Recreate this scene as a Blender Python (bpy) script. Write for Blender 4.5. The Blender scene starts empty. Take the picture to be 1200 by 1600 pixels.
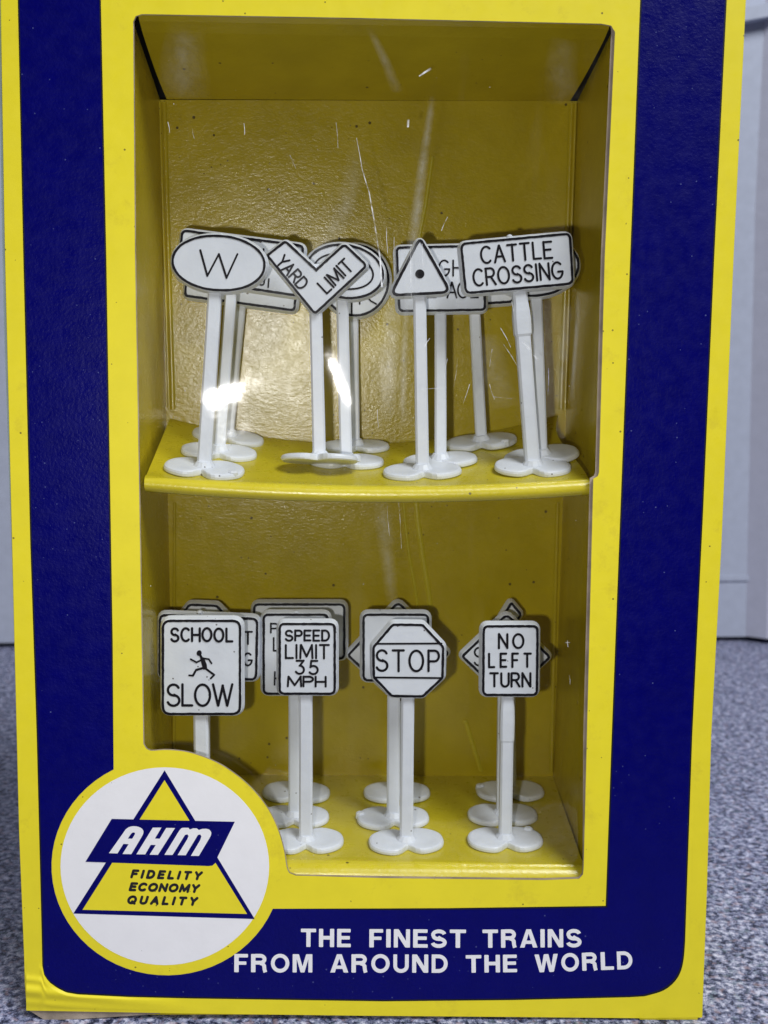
import bpy, bmesh, math, random
from mathutils import Matrix, Vector
from mathutils.geometry import tessellate_polygon

random.seed(7)
SC = bpy.context.scene
COL = SC.collection
# ------------------------------------------------------------------ camera (1 unit = 1 cm)
F_PX = 1650.0
CAM = Vector((0.0, -16.5, 0.0))
RA, RB, RC = -0.10921, -0.02039, -0.01187
ROT = (Matrix.Rotation(RB, 3, 'Z') @ Matrix.Rotation(RA, 3, 'X') @ Matrix.Rotation(RC, 3, 'Y'))
cd = bpy.data.cameras.new('camera')
cam = bpy.data.objects.new('camera', cd)
COL.objects.link(cam)
r_, f_, u_ = ROT @ Vector((1, 0, 0)), ROT @ Vector((0, 1, 0)), ROT @ Vector((0, 0, 1))
cam.matrix_world = Matrix(((r_.x, u_.x, -f_.x, CAM.x), (r_.y, u_.y, -f_.y, CAM.y), (r_.z, u_.z, -f_.z, CAM.z), (0, 0, 0, 1)))
cd.sensor_fit = 'VERTICAL'; cd.sensor_height = 36.0; cd.sensor_width = 27.0
cd.lens = 36.0 * F_PX / 1600.0
cd.clip_start = 0.1; cd.clip_end = 1000.0
cd.dof.use_dof = True; cd.dof.focus_distance = 16.9; cd.dof.aperture_fstop = 0.36
SC.camera = cam
# ------------------------------------------------------------------ world, lamps, exposure
W = bpy.data.worlds.new('World'); SC.world = W; W.use_nodes = True
bg = W.node_tree.nodes['Background']
bg.inputs[0].default_value = (0.80, 0.86, 1.0, 1); bg.inputs[1].default_value = 0.045

def area(name, loc, target, size, power, color, size_y=None, shape='SQUARE'):
    d = bpy.data.lights.new(name, 'AREA'); d.energy = power; d.color = color; d.size = size; d.shape = shape
    if size_y: d.shape = 'RECTANGLE'; d.size_y = size_y
    o = bpy.data.objects.new(name, d); COL.objects.link(o); o.location = loc
    o.rotation_euler = (Vector(target) - Vector(loc)).to_track_quat('-Z', 'Y').to_euler()
    return o
area('phone_flash', (-1.4, -16.2, -0.9), (-0.6, 0, -1.5), 0.45, 1250, (1.0, 0.975, 0.94), shape='DISK')
area('ceiling_lamp', (46, -56, 92), (0, 0, -2), 48, 158000, (0.92, 0.955, 1.0))
SC.view_settings.view_transform = 'Standard'
SC.view_settings.look = 'None'
SC.view_settings.exposure = 0.0; SC.view_settings.gamma = 1.0
SC.view_settings.use_curve_mapping = False
SC.render.engine = 'CYCLES'
SC.cycles.use_denoising = True
SC.cycles.max_bounces = 8
SC.cycles.caustics_reflective = False

# ------------------------------------------------------------------ measuring helpers
def ray(px, py):
    return ROT @ Vector(((px - 600.0) / F_PX, 1.0, -(py - 800.0) / F_PX))
def bp(px, py, Y=0.0):
    """point of the photo's pixel on the upright plane at depth Y"""
    d = ray(px, py)
    return CAM + d * ((Y - CAM.y) / d.y)
def on_surface(px, py, zf):
    """point where the line of sight meets the surface z = zf(x, y)"""
    d = ray(px, py); lo, hi = 16.4, 22.0
    g = lambda t: (CAM + d * t).z - zf((CAM + d * t).x, (CAM + d * t).y)
    for _ in range(50):
        m = (lo + hi) / 2
        if g(m) > 0: lo = m
        else: hi = m
    return CAM + d * ((lo + hi) / 2)

# ------------------------------------------------------------------ materials
def nodes(name):
    m = bpy.data.materials.new(name); m.use_nodes = True
    nt = m.node_tree; return m, nt, nt.nodes['Principled BSDF']
def N(nt, t, **k):
    n = nt.nodes.new(t)
    for a, v in k.items():
        if a.startswith('i_'):
            key = a[2:]
            n.inputs[int(key) if key.isdigit() else key.replace('_', ' ')].default_value = v
        else: setattr(n, a, v)
    return n
def L(nt, a, b): nt.links.new(a, b)
def ramp(nt, fac, stops):
    r = nt.nodes.new('ShaderNodeValToRGB'); e = r.color_ramp.elements
    while len(e) < len(stops): e.new(0.5)
    for i, (p, c) in enumerate(stops):
        e[i].position = p; e[i].color = (c if len(c) == 4 else (*c, 1)) if not isinstance(c, float) else (c, c, c, 1)
    L(nt, fac, r.inputs[0]); return r.outputs[0]
def mixc(nt, fac, a, b):
    m = nt.nodes.new('ShaderNodeMix'); m.data_type = 'RGBA'
    for sock, v in ((m.inputs[0], fac), (m.inputs[6], a), (m.inputs[7], b)):
        if hasattr(v, 'is_output'): L(nt, v, sock)
        elif isinstance(v, float): sock.default_value = v
        else: sock.default_value = (*v, 1)
    return m.outputs[2]
def math_(nt, op, a, b=None):
    m = nt.nodes.new('ShaderNodeMath'); m.operation = op
    for i, v in enumerate((a, b)):
        if v is None: continue
        if hasattr(v, 'is_output'): L(nt, v, m.inputs[i])
        else: m.inputs[i].default_value = v
    return m.outputs[0]
def coords(nt): return N(nt, 'ShaderNodeNewGeometry').outputs['Position']
def specks(nt, co, scale, size, density, off=0.0):
    """0/1 mask of small round dust specks, thinned at random"""
    mp = N(nt, 'ShaderNodeMapping'); mp.inputs['Location'].default_value = (off, off * 1.7, off * 0.6); L(nt, co, mp.inputs[0])
    v = N(nt, 'ShaderNodeTexVoronoi', i_Scale=scale); L(nt, mp.outputs[0], v.inputs['Vector'])
    near = math_(nt, 'LESS_THAN', v.outputs['Distance'], size)
    sep = N(nt, 'ShaderNodeSeparateColor'); L(nt, v.outputs['Color'], sep.inputs[0])
    keep = math_(nt, 'LESS_THAN', sep.outputs[0], min(1.0, density * 2.6))
    clump = math_(nt, 'GREATER_THAN', noise(nt, mp.outputs[0], 0.55, 3.0), 0.50)
    return math_(nt, 'MULTIPLY', math_(nt, 'MULTIPLY', near, keep), clump)
def noise(nt, co, scale, detail=3.0, rough=0.55):
    n = N(nt, 'ShaderNodeTexNoise', i_Scale=scale, i_Detail=detail, i_Roughness=rough); L(nt, co, n.inputs['Vector']); return n.outputs[0]
def bump(nt, b, h, strength, dist):
    n = N(nt, 'ShaderNodeBump', i_Strength=strength, i_Distance=dist); L(nt, h, n.inputs['Height']); L(nt, n.outputs[0], b.inputs['Normal'])

def print_ink(name, col, rough=0.42, spec=0.45, dust=None, dust_density=0.05, dirt=None, bumpd=0.004, bscale=9.0, mottle=0.08, dsize=0.05):
    m, nt, b = nodes(name); co = coords(nt)
    n = noise(nt, co, 2.2, 5.0)
    dark = tuple(c * (1 - mottle) for c in col); light = tuple(min(1, c * (1 + mottle)) for c in col)
    c = ramp(nt, n, [(0.3, dark), (0.7, light)])
    if dirt:
        mk = ramp(nt, noise(nt, co, 0.9, 8.0, 0.75), [(0.57, 0.0), (0.76, 0.5)])
        c = mixc(nt, mk, c, dirt)
        c = mixc(nt, math_(nt, 'MULTIPLY', specks(nt, co, 6.0, 0.10, 0.09, 3.0), 0.8), c, (0.10, 0.07, 0.02))
    if dust:
        c = mixc(nt, math_(nt, 'MULTIPLY', specks(nt, co, 9.0, dsize * 1.6, dust_density), 0.7), c, dust)
        c = mixc(nt, math_(nt, 'MULTIPLY', specks(nt, co, 4.5, dsize, dust_density * 1.6, 5.0), 0.9), c, dust)
    L(nt, c, b.inputs['Base Color'])
    L(nt, ramp(nt, noise(nt, co, 5.0, 4.0), [(0.3, max(0.05, rough - 0.08)), (0.7, rough + 0.1)]), b.inputs['Roughness'])
    b.inputs['Specular IOR Level'].default_value = spec
    bump(nt, b, noise(nt, co, bscale, 3.0), 1.0, bumpd)
    return m
YEL = (0.78, 0.66, 0.022)
M = {}
M['yellow'] = print_ink('yellow_card', YEL, 0.48, 0.35, dust=(0.13, 0.09, 0.02), dust_density=0.05, dirt=(0.42, 0.30, 0.03), bumpd=0.0012, dsize=0.045, mottle=0.03)
M['blue'] = print_ink('navy_ink', (0.0005, 0.0006, 0.108), 0.36, 0.16, dust=(0.07, 0.085, 0.24), dust_density=0.16, bumpd=0.0075, bscale=18, dsize=0.055)
M['keyline'] = print_ink('black_keyline', (0.006, 0.006, 0.01), 0.5, 0.3)
M['white_ink'] = print_ink('white_ink', (0.80, 0.79, 0.80), 0.5, 0.35, dust=(0.12, 0.11, 0.10), dust_density=0.06, bumpd=0.002, mottle=0.02, dsize=0.04)
M['black_ink'] = print_ink('black_ink', (0.010, 0.009, 0.012), 0.45, 0.4, bumpd=0.001)
M['sign_ink'] = print_ink('sign_black_stamping', (0.008, 0.007, 0.011), 0.36, 0.18, bumpd=0.004, bscale=22, dust=(0.45, 0.45, 0.45), dust_density=0.03)
M['raw'] = print_ink('raw_grey_board', (0.34, 0.28, 0.22), 0.8, 0.2, bumpd=0.01, bscale=18, mottle=0.3)
M['inner'] = print_ink('raw_board_shade_tone', (0.05, 0.04, 0.025), 0.9, 0.1)  # raw board coloured dark, so the ceiling corner gaps look shaded
M['pale'] = print_ink('pale_board_side', (0.42, 0.52, 0.55), 0.6, 0.3)

def tray_mat(name, ca, cb, rough, bd):
    m, nt, b = nodes(name); co = coords(nt)
    c = ramp(nt, noise(nt, co, 1.3, 5.0), [(0.3, ca), (0.7, cb)])
    c = mixc(nt, math_(nt, 'MULTIPLY', specks(nt, co, 3.2, 0.085, 0.20), 0.85), c, (0.05, 0.03, 0.01))
    c = mixc(nt, math_(nt, 'MULTIPLY', specks(nt, co, 7.0, 0.10, 0.07, 2.0), 0.8), c, (0.09, 0.06, 0.02))
    c = mixc(nt, math_(nt, 'MULTIPLY', specks(nt, co, 4.0, 0.035, 0.08, 9.0), 0.8), c, (0.8, 0.75, 0.55))
    L(nt, c, b.inputs['Base Color'])
    L(nt, ramp(nt, noise(nt, co, 7.0, 4.0), [(0.3, rough - .05), (0.7, rough + .05)]), b.inputs['Roughness'])
    b.inputs['Specular IOR Level'].default_value = 0.75
    mp = N(nt, 'ShaderNodeMapping'); mp.inputs['Scale'].default_value = (1.0, 1.0, 1.6); L(nt, co, mp.inputs[0])
    h = math_(nt, 'ADD', noise(nt, mp.outputs[0], 13.0, 4.0, 0.65), math_(nt, 'MULTIPLY', noise(nt, mp.outputs[0], 1.3, 2.0), 1.0))
    bump(nt, b, h, 1.0, bd)
    return m
M['tray'] = tray_mat('glossy_golden_tray_card', (0.45, 0.345, 0.007), (0.53, 0.41, 0.010), 0.215, 0.0055)
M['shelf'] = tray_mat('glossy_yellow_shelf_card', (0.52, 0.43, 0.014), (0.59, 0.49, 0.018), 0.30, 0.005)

def plastic():
    m, nt, b = nodes('white_moulded_plastic'); co = coords(nt)
    c = ramp(nt, noise(nt, co, 2.5, 4.0), [(0.3, (0.71, 0.745, 0.815)), (0.7, (0.78, 0.815, 0.885))])
    c = mixc(nt, math_(nt, 'MULTIPLY', specks(nt, co, 7.0, 0.10, 0.13), 0.85), c, (0.08, 0.06, 0.05))
    c = mixc(nt, math_(nt, 'MULTIPLY', specks(nt, co, 3.6, 0.075, 0.16, 4.0), 0.8), c, (0.12, 0.08, 0.05))
    L(nt, c, b.inputs['Base Color'])
    b.inputs['Roughness'].default_value = 0.38
    b.inputs['Specular IOR Level'].default_value = 0.4
    b.inputs['Subsurface Weight'].default_value = 0.12
    b.inputs['Subsurface Radius'].default_value = (0.08, 0.075, 0.06)
    b.inputs['Subsurface Scale'].default_value = 1.0
    bump(nt, b, noise(nt, co, 6.0, 3.0), 1.0, 0.006)
    return m
M['plastic'] = plastic()

def film_mat():
    m, nt, b = nodes('clear_plastic_film'); co = coords(nt)
    nt.nodes.remove(b); out = nt.nodes['Material Output']
    tr = N(nt, 'ShaderNodeBsdfTransparent'); tr.inputs[0].default_value = (0.93, 0.93, 0.915, 1)
    gl = N(nt, 'ShaderNodeBsdfGlossy'); gl.inputs['Roughness'].default_value = 0.045
    df = N(nt, 'ShaderNodeBsdfDiffuse'); df.inputs[0].default_value = (0.8, 0.82, 0.85, 1)
    bn = N(nt, 'ShaderNodeBump', i_Strength=1.0, i_Distance=0.0012); L(nt, noise(nt, co, 3.0, 2.0), bn.inputs['Height']); L(nt, bn.outputs[0], gl.inputs['Normal'])
    fr = N(nt, 'ShaderNodeFresnel', i_IOR=1.45)
    mp = N(nt, 'ShaderNodeMapping'); mp.inputs['Rotation'].default_value = (0, 0.25, 0); mp.inputs['Scale'].default_value = (2.6, 1, 0.35); L(nt, co, mp.inputs[0])
    haze = ramp(nt, noise(nt, mp.outputs[0], 0.8, 5.0, 0.65), [(0.60, 0.0), (0.88, 0.018)])
    dust = math_(nt, 'MULTIPLY', specks(nt, co, 5.0, 0.035, 0.16), 0.7)
    dm = math_(nt, 'MAXIMUM', haze, dust)
    s1 = N(nt, 'ShaderNodeMixShader'); L(nt, dm, s1.inputs[0]); L(nt, tr.outputs[0], s1.inputs[1]); L(nt, df.outputs[0], s1.inputs[2])
    s2 = N(nt, 'ShaderNodeMixShader'); L(nt, math_(nt, 'MULTIPLY', fr.outputs[0], 1.3), s2.inputs[0]); L(nt, s1.outputs[0], s2.inputs[1]); L(nt, gl.outputs[0], s2.inputs[2])
    L(nt, s2.outputs[0], out.inputs[0])
    return m
M['film'] = film_mat()
def scuff_glint_mat():  # white for film scratches and for painted glints
    m, nt, b = nodes('scuffed_film_glint'); co = coords(nt)
    out = nt.nodes['Material Output']; b.inputs['Base Color'].default_value = (0.9, 0.92, 0.95, 1); b.inputs['Roughness'].default_value = 0.35
    tr = N(nt, 'ShaderNodeBsdfTransparent'); mx = N(nt, 'ShaderNodeMixShader')
    L(nt, ramp(nt, noise(nt, co, 7.0, 4.0), [(0.38, 0.10), (0.62, 0.85)]), mx.inputs[0])
    L(nt, tr.outputs[0], mx.inputs[1]); L(nt, b.outputs[0], mx.inputs[2]); L(nt, mx.outputs[0], out.inputs[0])
    return m
M['scuff_glint'] = scuff_glint_mat()
def smear_glare_mat():  # pale haze for film folds, smudges and painted glare bands
    m, nt, b = nodes('hazy_fold_and_glare'); co = coords(nt)
    out = nt.nodes['Material Output']; b.inputs['Base Color'].default_value = (0.75, 0.78, 0.8, 1); b.inputs['Roughness'].default_value = 0.25
    tr = N(nt, 'ShaderNodeBsdfTransparent'); mx = N(nt, 'ShaderNodeMixShader')
    at = N(nt, 'ShaderNodeAttribute'); at.attribute_name = 'softness'
    L(nt, math_(nt, 'MULTIPLY', ramp(nt, noise(nt, co, 4.0, 6.0, 0.7), [(0.3, 0.02), (0.75, 0.20)]), at.outputs['Fac']), mx.inputs[0])
    L(nt, tr.outputs[0], mx.inputs[1]); L(nt, b.outputs[0], mx.inputs[2]); L(nt, mx.outputs[0], out.inputs[0])
    return m
M['smear_glare'] = smear_glare_mat()

def counter_mat():
    m, nt, b = nodes('speckled_countertop'); co = coords(nt)
    n1 = noise(nt, co, 7.5, 4.0, 0.8)
    c = ramp(nt, n1, [(0.38, (0.012, 0.014, 0.03)), (0.445, (0.055, 0.063, 0.125)), (0.50, (0.20, 0.215, 0.335)), (0.555, (0.33, 0.34, 0.49)), (0.62, (0.64, 0.64, 0.78))])
    v = N(nt, 'ShaderNodeTexVoronoi', i_Scale=8.0); L(nt, co, v.inputs['Vector'])
    nz = N(nt, 'ShaderNodeTexNoise', i_Scale=7.0, i_Detail=3.0); L(nt, co, nz.inputs['Vector'])
    sp = N(nt, 'ShaderNodeSeparateColor'); L(nt, nz.outputs['Color'], sp.inputs[0])
    c = mixc(nt, ramp(nt, sp.outputs[0], [(0.56, 0.0), (0.66, 0.45)]), c, (0.44, 0.31, 0.34))
    c = mixc(nt, ramp(nt, sp.outputs[1], [(0.56, 0.0), (0.68, 0.4)]), c, (0.22, 0.30, 0.35))
    L(nt, c, b.inputs['Base Color']); b.inputs['Roughness'].default_value = 0.45
    b.inputs['Specular IOR Level'].default_value = 0.3
    bump(nt, b, v.outputs['Distance'], 0.4, 0.01)
    return m
M['counter'] = counter_mat()
M['wall'] = print_ink('grey_painted_wall', (0.47, 0.50, 0.60), 0.55, 0.35, bumpd=0.01, bscale=1.5, mottle=0.05)
M['wall_light'] = print_ink('light_painted_panel', (0.60, 0.60, 0.70), 0.5, 0.35, bumpd=0.01, bscale=1.5, mottle=0.04)
M['seam'] = print_ink('dark_seam', (0.16, 0.18, 0.20), 0.7, 0.2)

# ------------------------------------------------------------------ object helpers
def link(name, verts, faces, mat, parent=None, smooth=False, merge=False):
    me = bpy.data.meshes.new(name)
    off = parent_world(parent)
    me.from_pydata([tuple(Vector(v) - off) for v in verts], [], faces)
    bm = bmesh.new(); bm.from_mesh(me)
    if merge: bmesh.ops.remove_doubles(bm, verts=bm.verts, dist=1e-5)
    bmesh.ops.recalc_face_normals(bm, faces=bm.faces)
    bm.to_mesh(me); bm.free()
    if smooth:
        for p in me.polygons: p.use_smooth = True
    me.materials.append(mat)
    o = bpy.data.objects.new(name, me); COL.objects.link(o)
    if parent: o.parent = parent
    return o
def parent_world(p):
    v = Vector((0, 0, 0))
    while p: v += p.location; p = p.parent
    return v
def thing(name, label, cat, loc, group=None):
    o = bpy.data.objects.new(name, None); COL.objects.link(o); o.location = loc
    o.empty_display_size = 0.3; o['label'] = label; o['category'] = cat
    if group: o['group'] = group
    return o
class MB:
    def __init__(s): s.v = []; s.f = []
    def add(s, vs, fs):
        b = len(s.v); s.v += [tuple(v) for v in vs]; s.f += [tuple(i + b for i in f) for f in fs]
    def build(s, name, mat, parent=None, smooth=False, merge=False): return link(name, s.v, s.f, mat, parent, smooth, merge)
    def loft(s, rings, cap0=True, cap1=True):
        n = len(rings[0]); vs = [p for r in rings for p in r]; fs = []
        for k in range(len(rings) - 1):
            for i in range(n):
                j = (i + 1) % n
                fs.append((k * n + i, k * n + j, (k + 1) * n + j, (k + 1) * n + i))
        for on, k in ((cap0, 0), (cap1, len(rings) - 1)):
            if on:
                for t in tessellate_polygon([[Vector(p) for p in rings[k]]]): fs.append(tuple(k * n + i for i in t))
        s.add(vs, fs)
    def grid(s, fn, nu, nv):
        vs = [fn(i / nu, j / nv) for j in range(nv + 1) for i in range(nu + 1)]
        fs = [(j * (nu + 1) + i, j * (nu + 1) + i + 1, (j + 1) * (nu + 1) + i + 1, (j + 1) * (nu + 1) + i) for j in range(nv) for i in range(nu)]
        s.add(vs, fs)
    def box(s, a, b):
        x0, y0, z0 = a; x1, y1, z1 = b
        s.add([(x0, y0, z0), (x1, y0, z0), (x1, y1, z0), (x0, y1, z0), (x0, y0, z1), (x1, y0, z1), (x1, y1, z1), (x0, y1, z1)],
              [(0, 3, 2, 1), (4, 5, 6, 7), (0, 1, 5, 4), (1, 2, 6, 5), (2, 3, 7, 6), (3, 0, 4, 7)])

# 2-D helpers, in the photo's pixels
def offset(poly, d):
    """grow (d > 0) or shrink a closed outline"""
    n = len(poly); A = sum(poly[i][0] * poly[(i + 1) % n][1] - poly[(i + 1) % n][0] * poly[i][1] for i in range(n))
    s = 1 if A > 0 else -1; out = []
    for i in range(n):
        p0, p1, p2 = poly[i - 1], poly[i], poly[(i + 1) % n]
        e1 = (p1[0] - p0[0], p1[1] - p0[1]); e2 = (p2[0] - p1[0], p2[1] - p1[1])
        l1 = math.hypot(*e1) or 1e-9; l2 = math.hypot(*e2) or 1e-9
        n1 = (e1[1] / l1 * s, -e1[0] / l1 * s); n2 = (e2[1] / l2 * s, -e2[0] / l2 * s)
        c = 1 + n1[0] * n2[0] + n1[1] * n2[1]; c = max(c, 0.35)
        out.append((p1[0] + d * (n1[0] + n2[0]) / c, p1[1] + d * (n1[1] + n2[1]) / c))
    return out
def rounded(poly, r, n=5):
    out = []; m = len(poly)
    for i in range(m):
        rr = r[i] if isinstance(r, (list, tuple)) else r
        p0, p1, p2 = Vector(poly[i - 1]), Vector(poly[i]), Vector(poly[(i + 1) % m])
        a, b = (p0 - p1), (p2 - p1); rr = min(rr, a.length * 0.49, b.length * 0.49)
        if rr < 0.3: out.append(tuple(p1)); continue
        s, e = p1 + a.normalized() * rr, p1 + b.normalized() * rr
        for k in range(n + 1):
            t = k / n; q = s * (1 - t) ** 2 + p1 * 2 * t * (1 - t) + e * t * t
            out.append((q.x, q.y))
    return out
def ellipse(cx, cy, rx, ry, rot=0, n=40, a0=0, a1=360, power=1.0):
    o = []; c, s = math.cos(math.radians(rot)), math.sin(math.radians(rot))
    full = abs(a1 - a0) >= 360
    for i in range(n if full else n + 1):
        a = math.radians(a0 + (a1 - a0) * i / n)
        x = rx * math.copysign(abs(math.cos(a)) ** power, math.cos(a)); y = ry * math.copysign(abs(math.sin(a)) ** power, math.sin(a))
        o.append((cx + x * c - y * s, cy + x * s + y * c))
    return o
def sheet(mb, outer, Y, holes=()):
    loops = [[Vector((p[0], p[1], 0)) for p in lp] for lp in (outer, *holes)]
    flat = [p for lp in (outer, *holes) for p in lp]
    mb.add([bp(x, y, Y) for x, y in flat], [tuple(t) for t in tessellate_polygon(loops)])
def prism(mb, poly, Y0, Y1):
    mb.loft([[bp(x, y, Y1) for x, y in poly], [bp(x, y, Y0) for x, y in poly]])
def strip(mb, pts, w, Y, h=0.006, closed=False, cap='round', jitter=0.0):
    """a raised line of width w along pts (pixels), standing h proud of the plane Y"""
    P = [Vector(p) for p in pts]
    Q = [P[0]]
    for p in P[1:]:
        if (p - Q[-1]).length > 0.05: Q.append(p)
    P = Q; n = len(P)
    if closed:
        fine = []
        for k in range(n):
            a_, b_ = P[k], P[(k + 1) % n]; m_n = max(1, int((b_ - a_).length / 5))
            fine += [a_.lerp(b_, q / m_n) for q in range(m_n)]
        if jitter:
            P = fine; n = len(P)
        o = offset([tuple(p) for p in P], w / 2); i_ = offset([tuple(p) for p in P], -w / 2)
        if jitter:
            wob = lambda: random.uniform(-jitter, jitter)
            o = [(x + wob(), y + wob()) for x, y in o]; i_ = [(x + wob(), y + wob()) for x, y in i_]
        rings = []
        for k in range(n):
            rings.append((o[k], i_[k]))
        vs = []; fs = []
        for (a, b) in rings: vs += [bp(*a, Y), bp(*a, Y - h), bp(*b, Y - h), bp(*b, Y)]
        for k in range(n):
            j = (k + 1) % n
            for q in range(3): fs.append((k * 4 + q, j * 4 + q, j * 4 + q + 1, k * 4 + q + 1))
        mb.add(vs, fs); return
    Lf, Rt = [], []
    for i in range(n):
        d = (P[min(i + 1, n - 1)] - P[max(i - 1, 0)]).normalized(); nn = Vector((d.y, -d.x))
        k = 1.0
        if 0 < i < n - 1:
            d1 = (P[i] - P[i - 1]).normalized(); k = 1 / max(0.5, abs(d.dot(d1)))
        Lf.append(P[i] + nn * w / 2 * k); Rt.append(P[i] - nn * w / 2 * k)
    out = list(Lf)
    if cap == 'round':
        d = (P[-1] - P[-2]).normalized(); nn = Vector((d.y, -d.x))
        out += [P[-1] + (nn * math.cos(a) + d * math.sin(a)) * w / 2 for a in [math.pi * k / 6 for k in range(1, 6)]]
    out += Rt[::-1]
    if cap == 'round':
        d = (P[0] - P[1]).normalized(); nn = Vector((d.y, -d.x))
        out += [P[0] + (nn * math.cos(a) + d * math.sin(a)) * w / 2 for a in [math.pi * k / 6 for k in range(1, 6)]]
    # quads along the middle, caps as fans
    b = len(mb.v)
    prism_ring = [tuple(p) for p in out]
    top = [bp(x, y, Y - h) for x, y in prism_ring]; bot = [bp(x, y, Y) for x, y in prism_ring]
    m = len(out); vs = top + bot; fs = [(i, (i + 1) % m, m + (i + 1) % m, m + i) for i in range(m)]
    off = n + (5 if cap == 'round' else 0)
    for i in range(n - 1): fs.append((i, i + 1, off + n - 2 - i, off + n - 1 - i))
    if cap == 'round':
        fs.append(tuple(range(n - 1, n + 6)))
        fs.append(tuple(list(range(off + n - 1, off + n + 5)) + [0]))
    mb.add(vs, fs)

# ------------------------------------------------------------------ lettering (single-stroke alphabet, y up, cap height 1)
def arc(cx, cy, rx, ry, a0, a1, n=14):
    return [(cx + rx * math.cos(math.radians(a0 + (a1 - a0) * i / n)), cy + ry * math.sin(math.radians(a0 + (a1 - a0) * i / n))) for i in range(n + 1)]
S_ = arc(.31, .745, .29, .255, 25, 270) + arc(.31, .25, .31, .25, 88, -160)
P_ = [(0, 1), (.34, 1)] + arc(.34, .74, .26, .26, 88, -90, 10) + [(0, .48)]
GL = {
 'A': (.68, [[(0, 0), (.34, 1)], [(.34, 1), (.68, 0)], [(.13, .34), (.55, .34)]]),
 'C': (.68, [arc(.38, .5, .38, .5, 48, 312, 22)]),
 'D': (.66, [[(0, 0), (0, 1)], [(0, 1), (.28, 1)] + arc(.28, .5, .38, .5, 88, -88, 16) + [(.28, 0), (0, 0)]]),
 'E': (.54, [[(0, 0), (0, 1)], [(0, 1), (.54, 1)], [(0, .52), (.46, .52)], [(0, 0), (.54, 0)]]),
 'F': (.54, [[(0, 0), (0, 1)], [(0, 1), (.54, 1)], [(0, .52), (.45, .52)]]),
 'G': (.74, [arc(.38, .5, .38, .5, 48, 335, 24) + [(.74, .42)], [(.74, .43), (.42, .43)]]),
 'H': (.64, [[(0, 0), (0, 1)], [(.64, 0), (.64, 1)], [(0, .5), (.64, .5)]]),
 'I': (.04, [[(.02, 0), (.02, 1)]]),
 'J': (.4, [[(.4, 1), (.4, .25)] + arc(.2, .22, .2, .22, 0, -180, 8)]),
 'L': (.5, [[(0, 1), (0, 0)], [(0, 0), (.5, 0)]]),
 'M': (.84, [[(0, 0), (.04, 1)], [(.04, 1), (.42, .12)], [(.42, .12), (.80, 1)], [(.80, 1), (.84, 0)]]),
 'N': (.64, [[(0, 0), (0, 1)], [(0, 1), (.64, 0)], [(.64, 0), (.64, 1)]]),
 'O': (.78, [arc(.39, .5, .39, .5, 90, 450, 30)]),
 'P': (.6, [[(0, 0), (0, 1)], P_]),
 'Q': (.78, [arc(.39, .5, .39, .5, 90, 450, 30), [(.45, .25), (.76, -.04)]]),
 'R': (.64, [[(0, 0), (0, 1)], P_, [(.32, .48), (.64, 0)]]),
 'S': (.62, [S_]),
 'T': (.62, [[(.31, 0), (.31, 1)], [(0, 1), (.62, 1)]]),
 'U': (.62, [[(0, 1), (0, .32)] + arc(.31, .31, .31, .31, 182, 358, 14) + [(.62, 1)]]),
 'W': (1.0, [[(0, 1), (.26, 0)], [(.26, 0), (.5, .94)], [(.5, .94), (.74, 0)], [(.74, 0), (1.0, 1)]]),
 'Y': (.62, [[(0, 1), (.31, .48)], [(.62, 1), (.31, .48)], [(.31, .48), (.31, 0)]]),
 '3': (.58, [[(.04, 1), (.54, 1)], [(.54, 1), (.27, .62)], [(.27, .62)] + arc(.27, .31, .31, .31, 85, -150, 16)]),
 '5': (.58, [[(.54, 1), (.1, 1)], [(.1, 1), (.05, .52)], arc(.26, .31, .32, .31, 132, -145, 18)]),
 ' ': (.5, []),
}
def text(mb, s, a, b, h, w, Y, gap=.27, skew=0.0, raised=0.006, cap='round'):
    """lettering from baseline point a to b (pixels), cap height h, line width w"""
    a, b = Vector(a), Vector(b); d = (b - a); up = Vector((d.y, -d.x)).normalized()
    tot = sum(GL[c][0] for c in s) + gap * (len(s) - 1); x = 0.0; k = 0
    for c in s:
        wd, strokes = GL[c]
        for st in strokes:
            jx, jy = random.uniform(-.35, .35), random.uniform(-.4, .4)
            pts = [Vector((jx, jy)) * (raised > .004) + a + d * ((x + p[0]) / tot) + up * (p[1] * h) + d.normalized() * (skew * p[1] * h) for p in st]
            strip(mb, [tuple(p) for p in pts], w, Y, raised + 0.0007 * (k % 7), cap=cap); k += 1
        x += wd + gap

# ------------------------------------------------------------------ the setting
Z0 = bp(600, 1592).z - 0.03                                     # the counter under the box
mb = MB(); mb.add([(-90, -8, Z0), (90, -8, Z0), (90, 60, Z0), (-90, 60, Z0), (-90, -8, Z0 - 3), (90, -8, Z0 - 3)], [(0, 1, 2, 3), (4, 5, 1, 0)])
o = mb.build('countertop', M['counter']); o['kind'] = 'structure'
WY = (CAM + ray(1160, 1004) * ((Z0 - CAM.z) / ray(1160, 1004).z)).y
def wallpx(px, py, y=WY): return bp(px, py, y)
mb = MB(); zl = Z0 + 0.22
mb.box((-60, WY, zl), (60, WY + 2, 40))
o = mb.build('wall', M['wall']); o['kind'] = 'structure'
mb = MB(); mb.box((-60, WY + 0.5, Z0 + .002), (60, WY + 1.9, zl - .01)); o = mb.build('wall_gap', M['seam']); o['kind'] = 'structure'
mb = MB()
xa = wallpx(1183, 300).x; xb = wallpx(1172, 900).x
prof = [(xa, 30.0), (xa + 0.0, 8.0), (xb, zl + 0.02)]
vs = []
for (x, z) in prof: vs += [(x, WY + .01, z), (x + .7, WY - 0.55, z), (60, WY - 0.55, z), (60, WY + .01, z)]
fs = []
for k in range(2):
    for i in range(3): fs.append((k * 4 + i, k * 4 + i + 1, k * 4 + 5 + i, k * 4 + 4 + i))
fs += [(0, 1, 2, 3), (8, 9, 10, 11)]
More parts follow.
